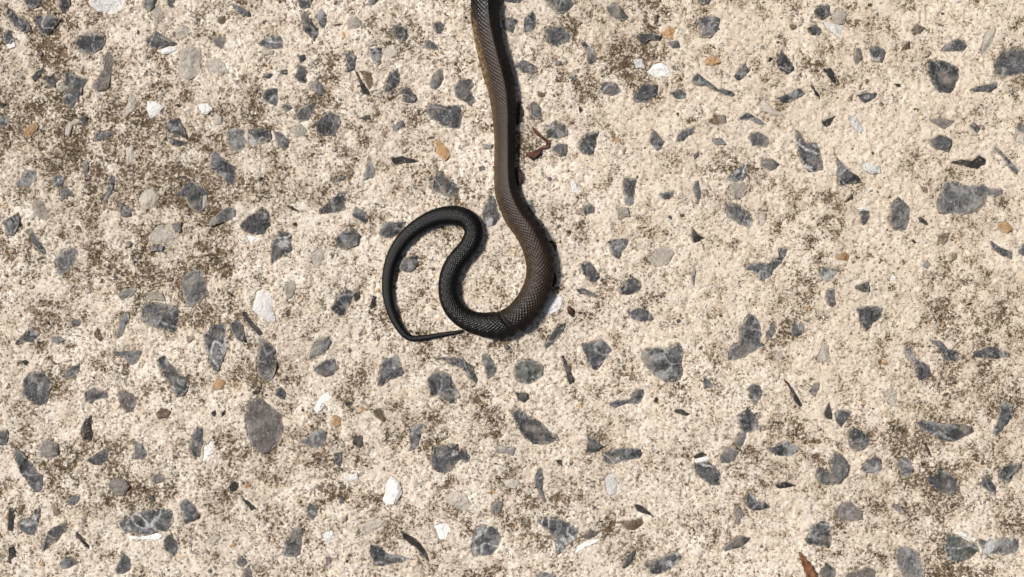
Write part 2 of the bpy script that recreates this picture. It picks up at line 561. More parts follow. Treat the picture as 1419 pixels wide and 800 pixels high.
def roughen(pts, r, lim=0.0034):
    out = []
    n = len(pts)
    for i in range(n):
        x0, y0 = pts[i]; x1, y1 = pts[(i + 1) % n]
        out.append((x0, y0))
        L = math.hypot(x1 - x0, y1 - y0)
        if L > lim:
            k = r.uniform(-0.07, 0.09) * L; t = r.uniform(.38, .62)
            out.append((x0 + (x1 - x0) * t + (y1 - y0) / L * k, y0 + (y1 - y0) * t - (x1 - x0) / L * k))
    return out
STONES = [(k, roughen(p, rng)) for k, p in STONES]

# ------------------------------------------------------------------ ground: one concrete sheet, dense relief where the photograph looks
D = 0.00062
def axis(half):
    core = np.arange(-half, half + D / 2, D)
    out = []; step = D; x = core[-1]
    while x < 25:
        step *= 1.17; x += step; out.append(x)
    out = np.array(out)
    return np.concatenate([-out[::-1], core, out])
gx, gy = axis(0.262), axis(0.152)
nx, ny = len(gx), len(gy)
X, Y = np.meshgrid(gx, gy, indexing='ij')
inside = (1 - sstep(0.0, 0.02, np.abs(X) - 0.252)) * (1 - sstep(0.0, 0.02, np.abs(Y) - 0.143))
# patches of dirt, placed where the photograph shows them
PX, PY = X / S + W / 2, Hh / 2 - Y / S
zone = np.zeros_like(X)
for cx, cy, rx, ry, am in [(60, 60, 260, 120, .55), (160, 180, 200, 130, .40), (90, 280, 190, 110, .40), (240, 340, 160, 90, .45),
                           (190, 400, 130, 50, .4), (560, 85, 50, 40, .5), (880, 60, 55, 50, .9), (360, 690, 260, 110, .35),
                           (60, 720, 140, 100, .25), (230, 540, 220, 90, .22), (1360, 450, 80, 110, .50), (1340, 640, 110, 150, .42), (1240, 690, 130, 110, .18),
                           (880, 320, 26, 20, .8), (1000, 290, 22, 40, .6), (730, 205, 22, 30, .8), (620, 580, 90, 30, .3),
                           (940, 660, 90, 110, .25), (1330, 560, 70, 40, .3), (745, 745, 60, 30, .3), (1090, 590, 45, 20, .6),
                           (700, 760, 200, 60, .15), (490, 140, 60, 60, .22), (420, 200, 80, 60, .25), (1410, 120, 20, 40, .5), (1090, 770, 40, 40, .5)]:
    zone += am * np.exp(-((PX - cx) / rx) ** 2 - ((PY - cy) / ry) ** 2)
outfr = 1 - inside
zone = zone * inside + 0.22 * outfr
patch = .28 * vnoise(X, Y, .016, 3) + .37 * vnoise(X, Y, .0072, 4) + .35 * vnoise(X, Y, .0034, 5)
dirt = np.clip(sstep(.40, .86, patch * .95 + zone * .29 + .012), 0, 1)
# pitted, sandy relief
n1 = vnoise(X, Y, .0042, 21); n2 = vnoise(X, Y, .0021, 22); n3 = vnoise(X, Y, .0011, 23)
rel = (n1 - .5) * .0006 + (n2 - .5) * .0005 + (n3 - .5) * .00034
pit = sstep(.60, .78, .45 * n2 + .55 * vnoise(X, Y, .0014, 31) + .07 * dirt)
pit = np.maximum(pit, sstep(.74, .84, vnoise(X, Y, .0031, 33)) * .8)
Z = (rel - pit * .0009 - dirt * .00025 + (vnoise(X, Y, .05, 9) - .5) * .0008)
Z -= .00005
hole = np.zeros_like(X)
for kind, pts in STONES:
    xs = [p[0] for p in pts]; ys = [p[1] for p in pts]
    m = .002
    i0, i1 = np.searchsorted(gx, [min(xs) - m, max(xs) + m]); j0, j1 = np.searchsorted(gy, [min(ys) - m, max(ys) + m])
    if i1 <= i0 or j1 <= j0: continue
    xx, yy = X[i0:i1, j0:j1], Y[i0:i1, j0:j1]
    ins = np.zeros(xx.shape, bool); dist = np.full(xx.shape, 9.0)
    n = len(pts)
    for q in range(n):
        ax, ay = pts[q]; bx, by = pts[(q + 1) % n]
        cr = ((ay > yy) != (by > yy)) & (xx < (bx - ax) * (yy - ay) / (by - ay + 1e-12) + ax)
        ins ^= cr
        t = np.clip(((xx - ax) * (bx - ax) + (yy - ay) * (by - ay)) / ((bx - ax) ** 2 + (by - ay) ** 2 + 1e-15), 0, 1)
        dist = np.minimum(dist, np.hypot(xx - ax - t * (bx - ax), yy - ay - t * (by - ay)))
    sd = np.where(ins, dist, -dist) - (vnoise(xx, yy, .0016, 40) - .5) * .0009
    hole[i0:i1, j0:j1] = np.maximum(hole[i0:i1, j0:j1], sstep(-.0001, .0008, sd))
Z = Z * inside * (1 - hole) - hole * .0022
Z += -.0004 * outfr
co = np.stack([X, Y, Z], -1).reshape(-1, 3)
calm = sstep(560, 1120, PX + (vnoise(X, Y, .06, 71) - .5) * 500) * (1 - .6 * sstep(430, 760, PY)) * inside + .5 * outfr
ground_me = grid_mesh('ground', co, nx, ny, False, {'pit': pit * inside + .2 * outfr, 'dirt': dirt, 'calm': calm})
# face order: make normals point up
ground_me.flip_normals() if ground_me.polygons[0].normal.z < 0 else None

m = NT('concrete')
g1 = m.noise(1.5, 3, .66); g2 = m.noise(.7, 2, .6, off=3.1); g3 = m.noise(9, 3, .6, off=5.0); g4 = m.noise(45, 3, .55, off=1.7)
v = m.n('TexVoronoi', feature='F1'); m.set(v, 'Vector', m.P()); m.set(v, 'Scale', 1000 / 1.1)
sand = m.mix(m.ramp(g3, .3, .7), c8(237, 227, 212), c8(224, 209, 189))
sand = m.mix(m.ramp(g4, .35, .65, 0, .7), sand, c8(206, 194, 177))
sv = m.n('SeparateColor'); m.set(sv, 0, v.outputs['Color'])
sand = m.mix(m.ramp(sv.outputs[0], .45, .95, 0, .55), sand, c8(174, 155, 133))
sand = m.mix(m.ramp(sv.outputs[1], .72, .98, 0, .6), sand, c8(246, 240, 230))
sand = m.mix(m.ramp(sv.outputs[2], .86, .95, 0, .65), sand, c8(98, 86, 74))
sand = m.mix(m.ramp(m.noise(13, 3, .6, off=31.0), .66, .76, 0, .5), sand, c8(204, 164, 112))
ca = m.attr('calm')
sand = m.mix(m.math('MULTIPLY', ca, .38), sand, c8(214, 198, 175))
da = m.attr('dirt'); pa = m.attr('pit')
speck = m.math('ADD', m.math('MULTIPLY', g1, .55), m.math('MULTIPLY', g2, .45))
thr = m.math('SUBTRACT', m.math('ADD', m.ramp(m.noise(24, 3, .6, off=22.0), .35, .68, -.012, .075), .573), m.math('ADD', m.math('MULTIPLY', da, .105), m.math('MULTIPLY', pa, .06)))
sp = m.math('SUBTRACT', speck, m.math('ADD', thr, m.math('MULTIPLY', ca, .010)))
film = m.mix(m.math('MULTIPLY', m.math('MULTIPLY', da, m.ramp(g1, .3, .6, .3, 1)), .6), sand, c8(150, 129, 101))
dcol = m.mix(m.ramp(m.noise(4, 2, .5, off=6.1), .4, .6), c8(112, 95, 72), c8(80, 66, 48))
col = m.mix(m.ramp(sp, -.012, .05, 0, .94), film, dcol)
sp2 = m.math('SUBTRACT', m.noise(1.05, 3, .68, off=8.3), m.math('SUBTRACT', m.math('ADD', .615, m.math('MULTIPLY', ca, .006)), m.math('MULTIPLY', da, .05)))
col = m.mix(m.ramp(sp2, -.005, .022, 0, .95), col, c8(50, 39, 28))
m.bump(m.math('SUBTRACT', m.math('ADD', speck, m.math('MULTIPLY', v.outputs['Distance'], -.25)), m.math('MULTIPLY', m.ramp(sp, -.02, .06), .4)), .0009, .7)
MAT_GROUND = m.fin(col, .92, .2)
ground = link('ground', ground_me, MAT_GROUND)
ground['kind'] = 'structure'
ground['label'] = 'weathered cream concrete with exposed dark stone chips and brown dirt patches'

# ------------------------------------------------------------------ stone materials
def stone_mat(name, dark, light, vein=0.0, veincol=(222, 220, 217), rough=.6, dust=.6, film=.62, chips=.75):
    m = NT(name)
    oi = m.n('ObjectInfo'); rnd = oi.outputs['Random']
    n1 = m.noise(7, 5, .68, dist=.6); n2 = m.noise(1.5, 4, .7, off=2.2); n3 = m.noise(10, 3, .6, off=4.4)
    f = m.math('ADD', m.math('MULTIPLY', n1, .6), m.math('MULTIPLY', n2, .4))
    col = m.mix(m.ramp(f, .36, .68), c8(*dark), c8(*light))
    # paler bruised patches
    pale = [int(x + (228 - x) * .45) for x in light]
    col = m.mix(m.ramp(m.math('ADD', m.math('MULTIPLY', n3, .8), m.math('MULTIPLY', n2, .45)), .62, .86, 0, chips), col, c8(*pale))
    hs = m.n('HueSaturation'); m.set(hs, 'Value', m.math('ADD', .74, m.math('MULTIPLY', rnd, .55))); m.set(hs, 'Color', col)
    col = hs.outputs[0]
    if vein > 0:
        vn = m.noise(16, 1, .4, off=7.7, dist=.35)
        ab = m.math('ABSOLUTE', m.math('SUBTRACT', vn, .5))
        vm = m.math('MULTIPLY', m.ramp(ab, .002, .016 + .012 * vein, 1, 0), m.ramp(n2, .35, .6, .1, 1))
        col = m.mix(m.math('MULTIPLY', vm, vein), col, c8(*veincol))
        qz = m.math('MULTIPLY', m.ramp(m.noise(8, 4, .6, off=12.1), .56, .64), vein)
        col = m.mix(m.math('MULTIPLY', qz, .8), col, c8(*veincol))
    # fine pale scratches and bruises along the cleavage
    mp = m.n('Mapping'); m.set(mp, 0, m.P()); mp.inputs[2].default_value = (0, 0, .7); mp.inputs[3].default_value = (1, .28, 1)
    sc_ = m.n('TexNoise'); m.set(sc_, 'Vector', mp.outputs[0]); m.set(sc_, 'Scale', 1000 / 1.1); m.set(sc_, 'Detail', 3); m.set(sc_, 'Roughness', .7)
    col = m.mix(m.ramp(sc_.outputs['Fac'], .58, .72, 0, chips * .8), col, c8(*pale))
    col = m.mix(m.ramp(sc_.outputs['Fac'], .42, .30, 0, chips * .6), col, c8(*[int(x * .62) for x in dark]))
    # cement left on the stone: thin grey film over some, grains creeping in from the rim
    ea = m.attr('edge')
    fm = m.math('ADD', m.noise(9, 3, .6, off=15.3), m.math('MULTIPLY', ea, .10))
    col = m.mix(m.ramp(fm, .50, .72, 0, film), col, c8(168, 158, 145))
    dm = m.math('SUBTRACT', m.math('ADD', m.noise(1.15, 3, .65, off=9.9), m.math('MULTIPLY', ea, .17)), .645)
    col = m.mix(m.ramp(dm, -.02, .04, 0, dust), col, c8(214, 199, 174))
    dk = m.math('SUBTRACT', m.noise(1.0, 2, .6, off=19.9), .66)
    col = m.mix(m.ramp(dk, -.01, .04, 0, .55), col, c8(38, 33, 29))
    m.bump(m.math('ADD', m.math('MULTIPLY', n1, 2.0), m.math('MULTIPLY', n2, .8)), .0016, 1.0)
    return m.fin(col, rough, .4)
SM = {
 'd': stone_mat('slate_stone', (46, 46, 47), (108, 108, 110), .45, rough=.45),
 'k': stone_mat('dark_stone', (34, 32, 31), (76, 72, 69), 0, film=.3, chips=.3),
 'm': stone_mat('grey_stone', (80, 79, 79), (138, 136, 134), .3, film=.7),
 'l': stone_mat('pale_stone', (172, 162, 149), (208, 199, 187), 0, dust=.8, film=.3, chips=.3),
 'w': stone_mat('white_stone', (238, 234, 228), (250, 247, 243), 0, dust=.3, film=.05, chips=0),
 'v': stone_mat('veined_stone', (46, 46, 48), (124, 124, 126), .9),
 'b': stone_mat('brown_stone', (88, 74, 58), (130, 112, 90), 0, dust=.8),
 'o': stone_mat('orange_stone', (184, 142, 100), (216, 182, 138), 0, dust=.65, film=.15, chips=.1),
 'p': stone_mat('mauve_stone', (96, 89, 86), (150, 141, 135), 0),
 'g': stone_mat('green_grey_stone', (54, 58, 55), (112, 115, 110), .6),
}

def stone_geo(pts, r, verts, faces, edge, origin=(0, 0)):
    """a chip set in the mortar: skirt, sloping rim and tilted broken top"""
    n = len(pts)
    ox, oy = origin
    b0 = len(verts)
    xs = [p[0] for p in pts]; ys = [p[1] for p in pts]
    size = max(max(xs) - min(xs), max(ys) - min(ys))
    A = abs(area2(pts)) / 2
    wid = A / max(size, 1e-6)
    ins = min(.0022, .26 * wid) * r.uniform(.6, 1.1)
    cx, cy = sum(xs) / n, sum(ys) / n
    sunk = r.random() < .3
    base = r.uniform(-.0004, -.0001) if sunk else r.uniform(.0000, .0004)
    top = r.uniform(.0002, .0005)
    # the broken face: two to four planes meeting in ridges
    planes = []
    a0 = r.uniform(0, 6.283)
    for q in range(r.choice([1, 2, 3, 3, 4])):
        an = a0 + q * r.uniform(1.5, 2.6); sl = r.uniform(.05, .42)
        planes.append((math.cos(an) * sl, math.sin(an) * sl, r.uniform(-.08, .14) * wid))
    def face_z(x, y):
        h = min(p_[0] * (x - cx) + p_[1] * (y - cy) + p_[2] for p_ in planes)
        return base + top + max(-.0009, min(h, .0013)) + r.uniform(-.00012, .00012)
    ring2 = []
    for i in range(n):
        x, y = pts[i]; x0, y0 = pts[i - 1]; x1, y1 = pts[(i + 1) % n]
        dx, dy = x1 - x0, y1 - y0; L = math.hypot(dx, dy) + 1e-9
        k = ins * r.uniform(.4, 1.2)
        ring2.append((x - dy / L * k, y + dx / L * k))
    zr = [face_z(x, y) for x, y in ring2]
    for x, y in pts: verts.append((x - ox, y - oy, -.0021)); edge.append(1)
    for i, (x, y) in enumerate(pts):
        verts.append((x - ox, y - oy, max(-.0008, min(zr[i] - r.uniform(.0002, .0005), .0007)))); edge.append(1)
    for i in range(n):
        verts.append((ring2[i][0] - ox, ring2[i][1] - oy, zr[i])); edge.append(0)
    for i in range(n):
        j = (i + 1) % n
        faces.append((b0 + i, b0 + j, b0 + n + j, b0 + n + i))
        faces.append((b0 + n + i, b0 + n + j, b0 + 2 * n + j, b0 + 2 * n + i))
    # inner points of the broken face
    extra = []
    if size > .0035:
        for q in range(5):
            i1_, i2_ = r.randrange(n), r.randrange(n)
            t_ = r.uniform(.25, .6)
            x = cx + (ring2[i1_][0] - cx) * t_; y = cy + (ring2[i1_][1] - cy) * t_
            c_in = False
            for w1 in range(n):
                (ax_, ay_), (bx_, by_) = ring2[w1], ring2[(w1 + 1) % n]
                if (ay_ > y) != (by_ > y) and x < (bx_ - ax_) * (y - ay_) / (by_ - ay_) + ax_: c_in = not c_in
            if c_in: extra.append((x, y))
    K = 1000.0
    vin = [Vector((x * K, y * K)) for x, y in ring2 + extra]
    res = delaunay_2d_cdt(vin, [], [list(range(n))], 1, 1e-5)
    vo, fo, ov = res[0], res[2], res[3]
    idx = []
    for vi, v_ in enumerate(vo):
        src = [q for q in ov[vi]]
        if src and src[0] < n: idx.append(b0 + 2 * n + src[0])
        else:
            idx.append(len(verts)); x, y = v_.x / K, v_.y / K
            verts.append((x - ox, y - oy, face_z(x, y) + (.00008 if src else 0))); edge.append(0)
    for f_ in fo:
        f_ = [idx[q] for q in f_]
        if len(set(f_)) < 3: continue
        A_ = sum(verts[f_[q]][0] * verts[f_[(q + 1) % len(f_)]][1] - verts[f_[(q + 1) % len(f_)]][0] * verts[f_[q]][1] for q in range(len(f_)))
        faces.append(tuple(f_ if A_ > 0 else f_[::-1]))

def mesh_from(name, verts, faces, edge):
    me = bpy.data.meshes.new(name)
    me.from_pydata(verts, [], faces)
    at = me.attributes.new('edge', 'FLOAT', 'POINT')
    at.data.foreach_set('value', np.array(edge, dtype=np.float32))
    me.update()
    return me

order = sorted(range(len(STONES)), key=lambda i: -abs(area2(STONES[i][1])))
parts, rest = order[:300], order[300:]
for i in parts:
    kind, pts = STONES[i]
    cx = sum(p[0] for p in pts) / len(pts); cy = sum(p[1] for p in pts) / len(pts)
    V, F, E = [], [], []
    stone_geo(pts, rng, V, F, E, (cx, cy))
    link('stone', mesh_from('stone', V, F, E), SM[kind], ground, (cx, cy, 0))
KL = list(SM)
# the smallest chips of the photograph and the chips of the slab outside the picture: one part
V, F, E, MI = [], [], [], []
for i in rest:
    f0 = len(F); stone_geo(STONES[i][1], rng, V, F, E); MI += [KL.index(STONES[i][0])] * (len(F) - f0)
r3 = random.Random(77)
cent = [(sum(p[0] for p in q) / len(q), sum(p[1] for p in q) / len(q), max(math.hypot(p[0] - q[0][0], p[1] - q[0][1]) for p in q) * .62) for _, q in STONES]
made = 0
while made < 520:
    x, y = r3.uniform(-.248, .248), r3.uniform(-.14, .14)
    rr = r3.choice([.0005, .0006, .0007, .0008, .0009, .0011, .0014, .0018])
    if any(abs(x - c[0]) < c[2] + rr and abs(y - c[1]) < c[2] + rr for c in cent): continue
    k = r3.randint(4, 6); an = r3.uniform(0, 6.28); asp = r3.uniform(.35, .95); pts = []
    for q in range(k):
        t = (q + r3.uniform(-.3, .3)) / k * 6.283; q_ = rr * r3.uniform(.75, 1.2)
        u_, w_ = math.cos(t) * q_, math.sin(t) * q_ * asp
        pts.append((x + u_ * math.cos(an) - w_ * math.sin(an), y + u_ * math.sin(an) + w_ * math.cos(an)))
    f0 = len(F); stone_geo(pts, r3, V, F, E); MI += [KL.index(r3.choice('dkkmmlllwbbbpo'))] * (len(F) - f0)
    made += 1
EX, EY = W * S / 2 + .007, Hh * S / 2 + .007
r2 = random.Random(5)
kinds_w = 'dddddddddddkkmmmmllwvvvbopg'
cell = .021
ngx, ngy = int(1.1 / cell), int(.95 / cell)
for ix in range(-ngx, ngx):
    for iy in range(-ngy, ngy):
        x = (ix + r2.uniform(.15, .85)) * cell; y = (iy + r2.uniform(.15, .85)) * cell
        if r2.random() < .12: continue
        rr = r2.choice([.0025, .0035, .0045, .006, .007])
        if abs(x) < EX + rr and abs(y) < EY + rr: continue
        k = r2.randint(5, 8); an = r2.uniform(0, 6.28); asp = r2.uniform(.4, .95)
        pts = []
        for q in range(k):
            t = (q + r2.uniform(-.3, .3)) / k * 6.283; q_ = rr * r2.uniform(.75, 1.15)
            u_, w_ = math.cos(t) * q_, math.sin(t) * q_ * asp
            pts.append((x + u_ * math.cos(an) - w_ * math.sin(an), y + u_ * math.sin(an) + w_ * math.cos(an)))
        f0 = len(F); stone_geo(pts, r2, V, F, E); MI += [KL.index(r2.choice(kinds_w))] * (len(F) - f0)
me = mesh_from('stone_chips', V, F, E)
for k in KL: me.materials.append(SM[k])
me.polygons.foreach_set('material_index', np.array(MI, dtype=np.int32))
sc = link('stone_chips', me, None, ground)
sc['kind'] = 'stuff'

# ------------------------------------------------------------------ the snake
PATH = [(648, -196, 3.5), (650, -186, 9), (653, -172, 12.5), (657, -152, 15.5), (661, -130, 14), (664, -105, 13), (667, -75, 15), (669, -45, 17.5),
 (670, -20, 18.5), (671.5, 5, 19), (672.5, 30, 19), (678.5, 60, 19), (686, 90, 19.3), (694, 120, 18), (698, 150, 16), (699, 180, 14.4), (699.5, 210, 13.4), (699.5, 240, 13.8),
 (703, 270, 15.6), (715.5, 298, 17.2), (733, 322, 18.8), (745, 348, 19), (749, 372, 18.6), (746, 394, 18.3), (738, 413, 18.3), (726, 430, 18.3), (712, 443.5, 18.6),
 (697, 450.5, 18.3), (683, 451.5, 18), (667, 449.5, 16.2), (650, 444.5, 14.8), (635.5, 435.5, 14), (625.5, 422, 13.3), (620.5, 405, 12.8), (622, 385, 12.6), (630.5, 365, 12.3), (642.5, 350, 12.2),
 (652.5, 336, 12.2), (656, 321, 12.2), (651, 308, 12.3), (639.5, 300.3, 12.4), (622, 298.2, 12.0), (603, 301.5, 11.4), (584.5, 310.5, 10.7), (566, 324.5, 9.8), (551.5, 342.5, 8.9), (542, 363, 8.2),
 (537.5, 385, 7.7), (537, 405, 7.2), (540.5, 425, 6.7), (547.5, 444, 6.0), (557, 459, 5.3), (564, 466, 4.7), (571.5, 469, 4.2), (585, 468.2, 3.8), (600, 466, 3.4), (615, 463.5, 3.0), (630, 461, 2.5), (642, 458.5, 1.6)]
pp = np.array(PATH, float)
def catmull(p, per=24):
    out = []
    q = np.vstack([2 * p[0] - p[1], p, 2 * p[-1] - p[-2]])
    for i in range(1, len(q) - 2):
        t = np.linspace(0, 1, per, endpoint=False)[:, None]
        out.append(.5 * ((2 * q[i]) + (-q[i - 1] + q[i + 1]) * t + (2 * q[i - 1] - 5 * q[i] + 4 * q[i + 1] - q[i + 2]) * t ** 2 + (-q[i - 1] + 3 * q[i] - 3 * q[i + 1] + q[i + 2]) * t ** 3))
    return np.vstack(out + [p[-1:]])
cv = catmull(pp)
seg = np.hypot(*np.diff(cv[:, :2], axis=0).T); u = np.concatenate([[0], np.cumsum(seg)])
NR = 26                                         # scale rows right round
sw = 2 * math.pi * cv[:, 2] / NR                # width of one scale (px)
aa = np.concatenate([[0], np.cumsum(seg / (1.28 * np.maximum(.5 * (sw[1:] + sw[:-1]), .9)))])
NU = int(aa[-1] * 4.5)
av = np.linspace(0, aa[-1], NU)
cx = np.interp(av, aa, cv[:, 0]); cy = np.interp(av, aa, cv[:, 1]); hw = np.interp(av, aa, cv[:, 2]); ul = np.interp(av, aa, u)
ker = np.ones(9) / 9
def smooth(z): return np.convolve(np.pad(z, 4, mode='edge'), ker, 'valid')
cx, cy, hw = smooth(cx), smooth(cy), smooth(hw)
tx = np.gradient(cx, ul); ty = np.gradient(cy, ul); L = np.hypot(tx, ty); tx /= L; ty /= L
NTH = 132
th = np.linspace(0, 2 * math.pi, NTH, endpoint=False)      # 0 = right side of travel, pi/2 = top
ct, st = np.cos(th), np.sin(th)
TH, AV = np.meshgrid(th, av); 
frontness = 1 - sstep(880, 1000, ul)           # 1 on the front half (path px), 0 towards the tail
# height: neck taller with a ridge, the rest rounded; belly flattened
up = 0.98 + 0.12 * (1 - sstep(420, 560, ul))
Cc = np.where(st > 0, 1.0, 0.62)
prof_x = np.sign(ct) * np.abs(ct) ** 0.92
prof_z = np.where(st > 0, np.abs(st) ** 1.02, -np.abs(st) ** .8 * .62)
# scale lattice
B = TH / (2 * math.pi) * NR
fi = (AV + B) % 1.0; fj = (AV - B) % 1.0
i_cr = int(np.argmin((cx - 703) ** 2 + (cy - 448) ** 2))
tailp = sstep(-60, 90, ul - ul[i_cr])[:, None]
dd = np.minimum(np.minimum(fi, 1 - fi), np.minimum(fj, 1 - fj))
plate = sstep(.02, .22, dd)
tilt = (fi + fj) * .5
belly = sstep(-.35, -.6, np.sin(TH))
scale_h = (plate * .7 + tilt * .5 * plate) * (1 - belly) + belly * .6
HW = hw[:, None] * S
disp = (scale_h - .6) * HW * (.085 + .03 * tailp)
# soft folds and unevenness
UL = ul[:, None] * np.ones_like(TH)
lump = (vnoise(UL, TH * 14, 22, 51) - .5) * .07 + (vnoise(UL, TH * 9, 60, 52) - .5) * .10 + (vnoise(UL, TH * 22, 7, 53) - .5) * .03
crease = -.13 * np.exp(-((UL - np.interp(0, [0], [0]) - 1e9) / 5) ** 2)
i_cr = int(np.argmin((cx - 703) ** 2 + (cy - 448) ** 2))
ucr = ul[i_cr] + 7 * np.cos(TH) 
crease = -.17 * np.exp(-((UL - ucr) / 3.4) ** 2) * sstep(-.7, .5, np.cos(TH - 2.2)) + .04 * np.exp(-((UL - ucr + 9) / 6) ** 2)
RAD = HW * (1 + lump + crease) + disp
zc = (hw * S * 0.60)[:, None]
rx = prof_x[None, :] * RAD
rz = prof_z[None, :] * RAD * up[:, None]
# the neck has rolled: its back forms a ridge leaning to one side (picture right), with a steep flank there
rg = (sstep(150, 230, UL) * (1 - sstep(470, 590, UL))) * .62
q = prof_x[None, :] * np.ones_like(TH)          # -1 picture right .. 1 picture left on the neck
apex = -.30
roof = np.where(q < apex, (q + 1) / (1 + apex), (1 - q) / (1 - apex))
roof = np.clip(roof, 0, 1) ** .72
topm = np.sin(TH) > 0
rz = np.where(topm, rz * (1 - rg) + rg * roof * HW * 1.15 + disp * rg * .6, rz)
# right-hand normal of travel in picture space (y down): world dir (tx,-ty); right = (-ty... )
wx, wy = tx, -ty
nxr, nyr = wy, -wx
wx0 = (cx - W / 2) * S; wy0 = (Hh / 2 - cy) * S
zz = zc + rz + 0.0002
par = (CAM_H - zc * .9) / CAM_H                 # centre-line seen at its own height
# lift where the tail runs in under the body: keep the tip low
XX = wx0[:, None] * par + nxr[:, None] * rx
YY = wy0[:, None] * par + nyr[:, None] * rx
co = np.stack([XX, YY, np.maximum(zz, -.0003)], -1).reshape(-1, 3)
# pigment masks; brown also carries the painted shade of the right flank
edge = (1 - plate) * (1 - belly)
leftside = sstep(.05, .75, -np.cos(TH))        # travel is down the picture: its right-hand side is picture left...
rightside = sstep(.05, .75, np.cos(TH))
neck = sstep(205, 250, UL) * (1 - sstep(440, 620, UL) * .75) * (1 - sstep(640, 720, UL))
flank = rightside * sstep(-.5, -.1, np.sin(TH))
low = sstep(.15, .7, rightside) * sstep(-.6, -.3, np.sin(TH)) * (1 - sstep(.5, .92, np.sin(TH)))
tip = sstep(.5, .75, tilt) * sstep(.0, .08, dd)
straw = neck * low * tip * (.35 + .65 * vnoise(UL, TH * 20, 7, 61))
rag = np.exp(-((UL - 262) / 45) ** 2) * low * sstep(.5, .75, vnoise(UL, TH * 30, 2.6, 62))
straw = np.clip(straw + rag * .8, 0, 1)
brown = (sstep(212, 240, UL + (vnoise(UL, TH * 12, 12, 63) - .5) * 26) * (1 - sstep(ul[i_cr] - 110, ul[i_cr] + 60, UL + (vnoise(UL, TH * 12, 9, 66) - .5) * 50)))
# painted self-shadow: darkens the right flank of the neck, further on only the rim
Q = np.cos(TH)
flank_shade = (1 - sstep(-.46, -.26, Q + (vnoise(UL, TH * 20, 8, 67) - .5) * .12)) * (1 - sstep(470, 620, UL)) + (1 - sstep(-.98, -.72, Q)) * sstep(470, 620, UL)
brown *= 1 - .92 * np.clip(flank_shade, 0, 1)
brown *= .75 + .5 * (vnoise(UL, TH * 10, 30, 64) - .5)
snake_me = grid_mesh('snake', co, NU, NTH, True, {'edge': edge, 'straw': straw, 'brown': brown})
# caps at both ends
import bmesh
bm = bmesh.new(); bm.from_mesh(snake_me); bm.verts.ensure_lookup_table()
bm.faces.new([bm.verts[i] for i in range(NTH)]); bm.faces.new([bm.verts[(NU - 1) * NTH + i] for i in reversed(range(NTH))])
bmesh.ops.recalc_face_normals(bm, faces=bm.faces[:])
bm.to_mesh(snake_me); bm.free()
m = NT('snake_skin')
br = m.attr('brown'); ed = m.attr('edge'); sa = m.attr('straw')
nz = m.noise(2.2, 3, .6)
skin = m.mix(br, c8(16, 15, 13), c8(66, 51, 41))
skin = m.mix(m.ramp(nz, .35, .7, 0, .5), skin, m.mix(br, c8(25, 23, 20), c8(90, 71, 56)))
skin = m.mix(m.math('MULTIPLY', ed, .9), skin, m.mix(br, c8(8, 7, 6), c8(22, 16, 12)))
skin = m.mix(sa, skin, c8(176, 148, 106))
dust = m.math('SUBTRACT', m.noise(.9, 2, .6, off=3.3), .74)
skin = m.mix(m.ramp(dust, 0, .04, 0, .6), skin, c8(190, 172, 146))
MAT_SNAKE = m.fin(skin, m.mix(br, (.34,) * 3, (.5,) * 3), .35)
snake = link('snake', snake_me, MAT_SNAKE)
snake['label'] = 'small dark brown snake lying on the concrete, black tail curled in an S'
snake['category'] = 'snake'
# eyes of the head, beyond the top of the picture
def ball(name, loc, r, mat, parent):
    bm = bmesh.new(); bmesh.ops.create_uvsphere(bm, u_segments=12, v_segments=8, radius=r)
    me = bpy.data.meshes.new(name); bm.to_mesh(me); bm.free()
    for p in me.polygons: p.use_smooth = True
    return link(name, me, mat, parent, loc)
m = NT('eye'); MAT_EYE = m.fin((.01, .009, .008, 1), .15, .5)
for sx in (-1, 1):
    x, y = P(653.5 + sx * 10.5, -171)
    ball('eye', (x, y, .0046), .0011, MAT_EYE, snake)

# ------------------------------------------------------------------ bits of plant litter
def litter_mat(name, c1, c2, rough=.6):
    m = NT(name); n1 = m.noise(2.2, 4, .65); n2 = m.noise(.8, 2, .6, off=3)
    col = m.mix(m.ramp(n1, .35, .65), c8(*c1), c8(*c2))
    m.bump(m.math('ADD', n1, m.math('MULTIPLY', n2, .5)), .0008, .8)
    return m.fin(col, rough, .35)
M_RUST = litter_mat('rusty_leaf', (92, 58, 36), (142, 100, 66))
M_RED = litter_mat('red_brown_stem', (58, 34, 26), (112, 66, 50))
M_DARK = litter_mat('dark_litter', (26, 15, 11), (58, 34, 24))
M_SEED = litter_mat('seed_coat', (58, 34, 22), (92, 58, 40), .45)

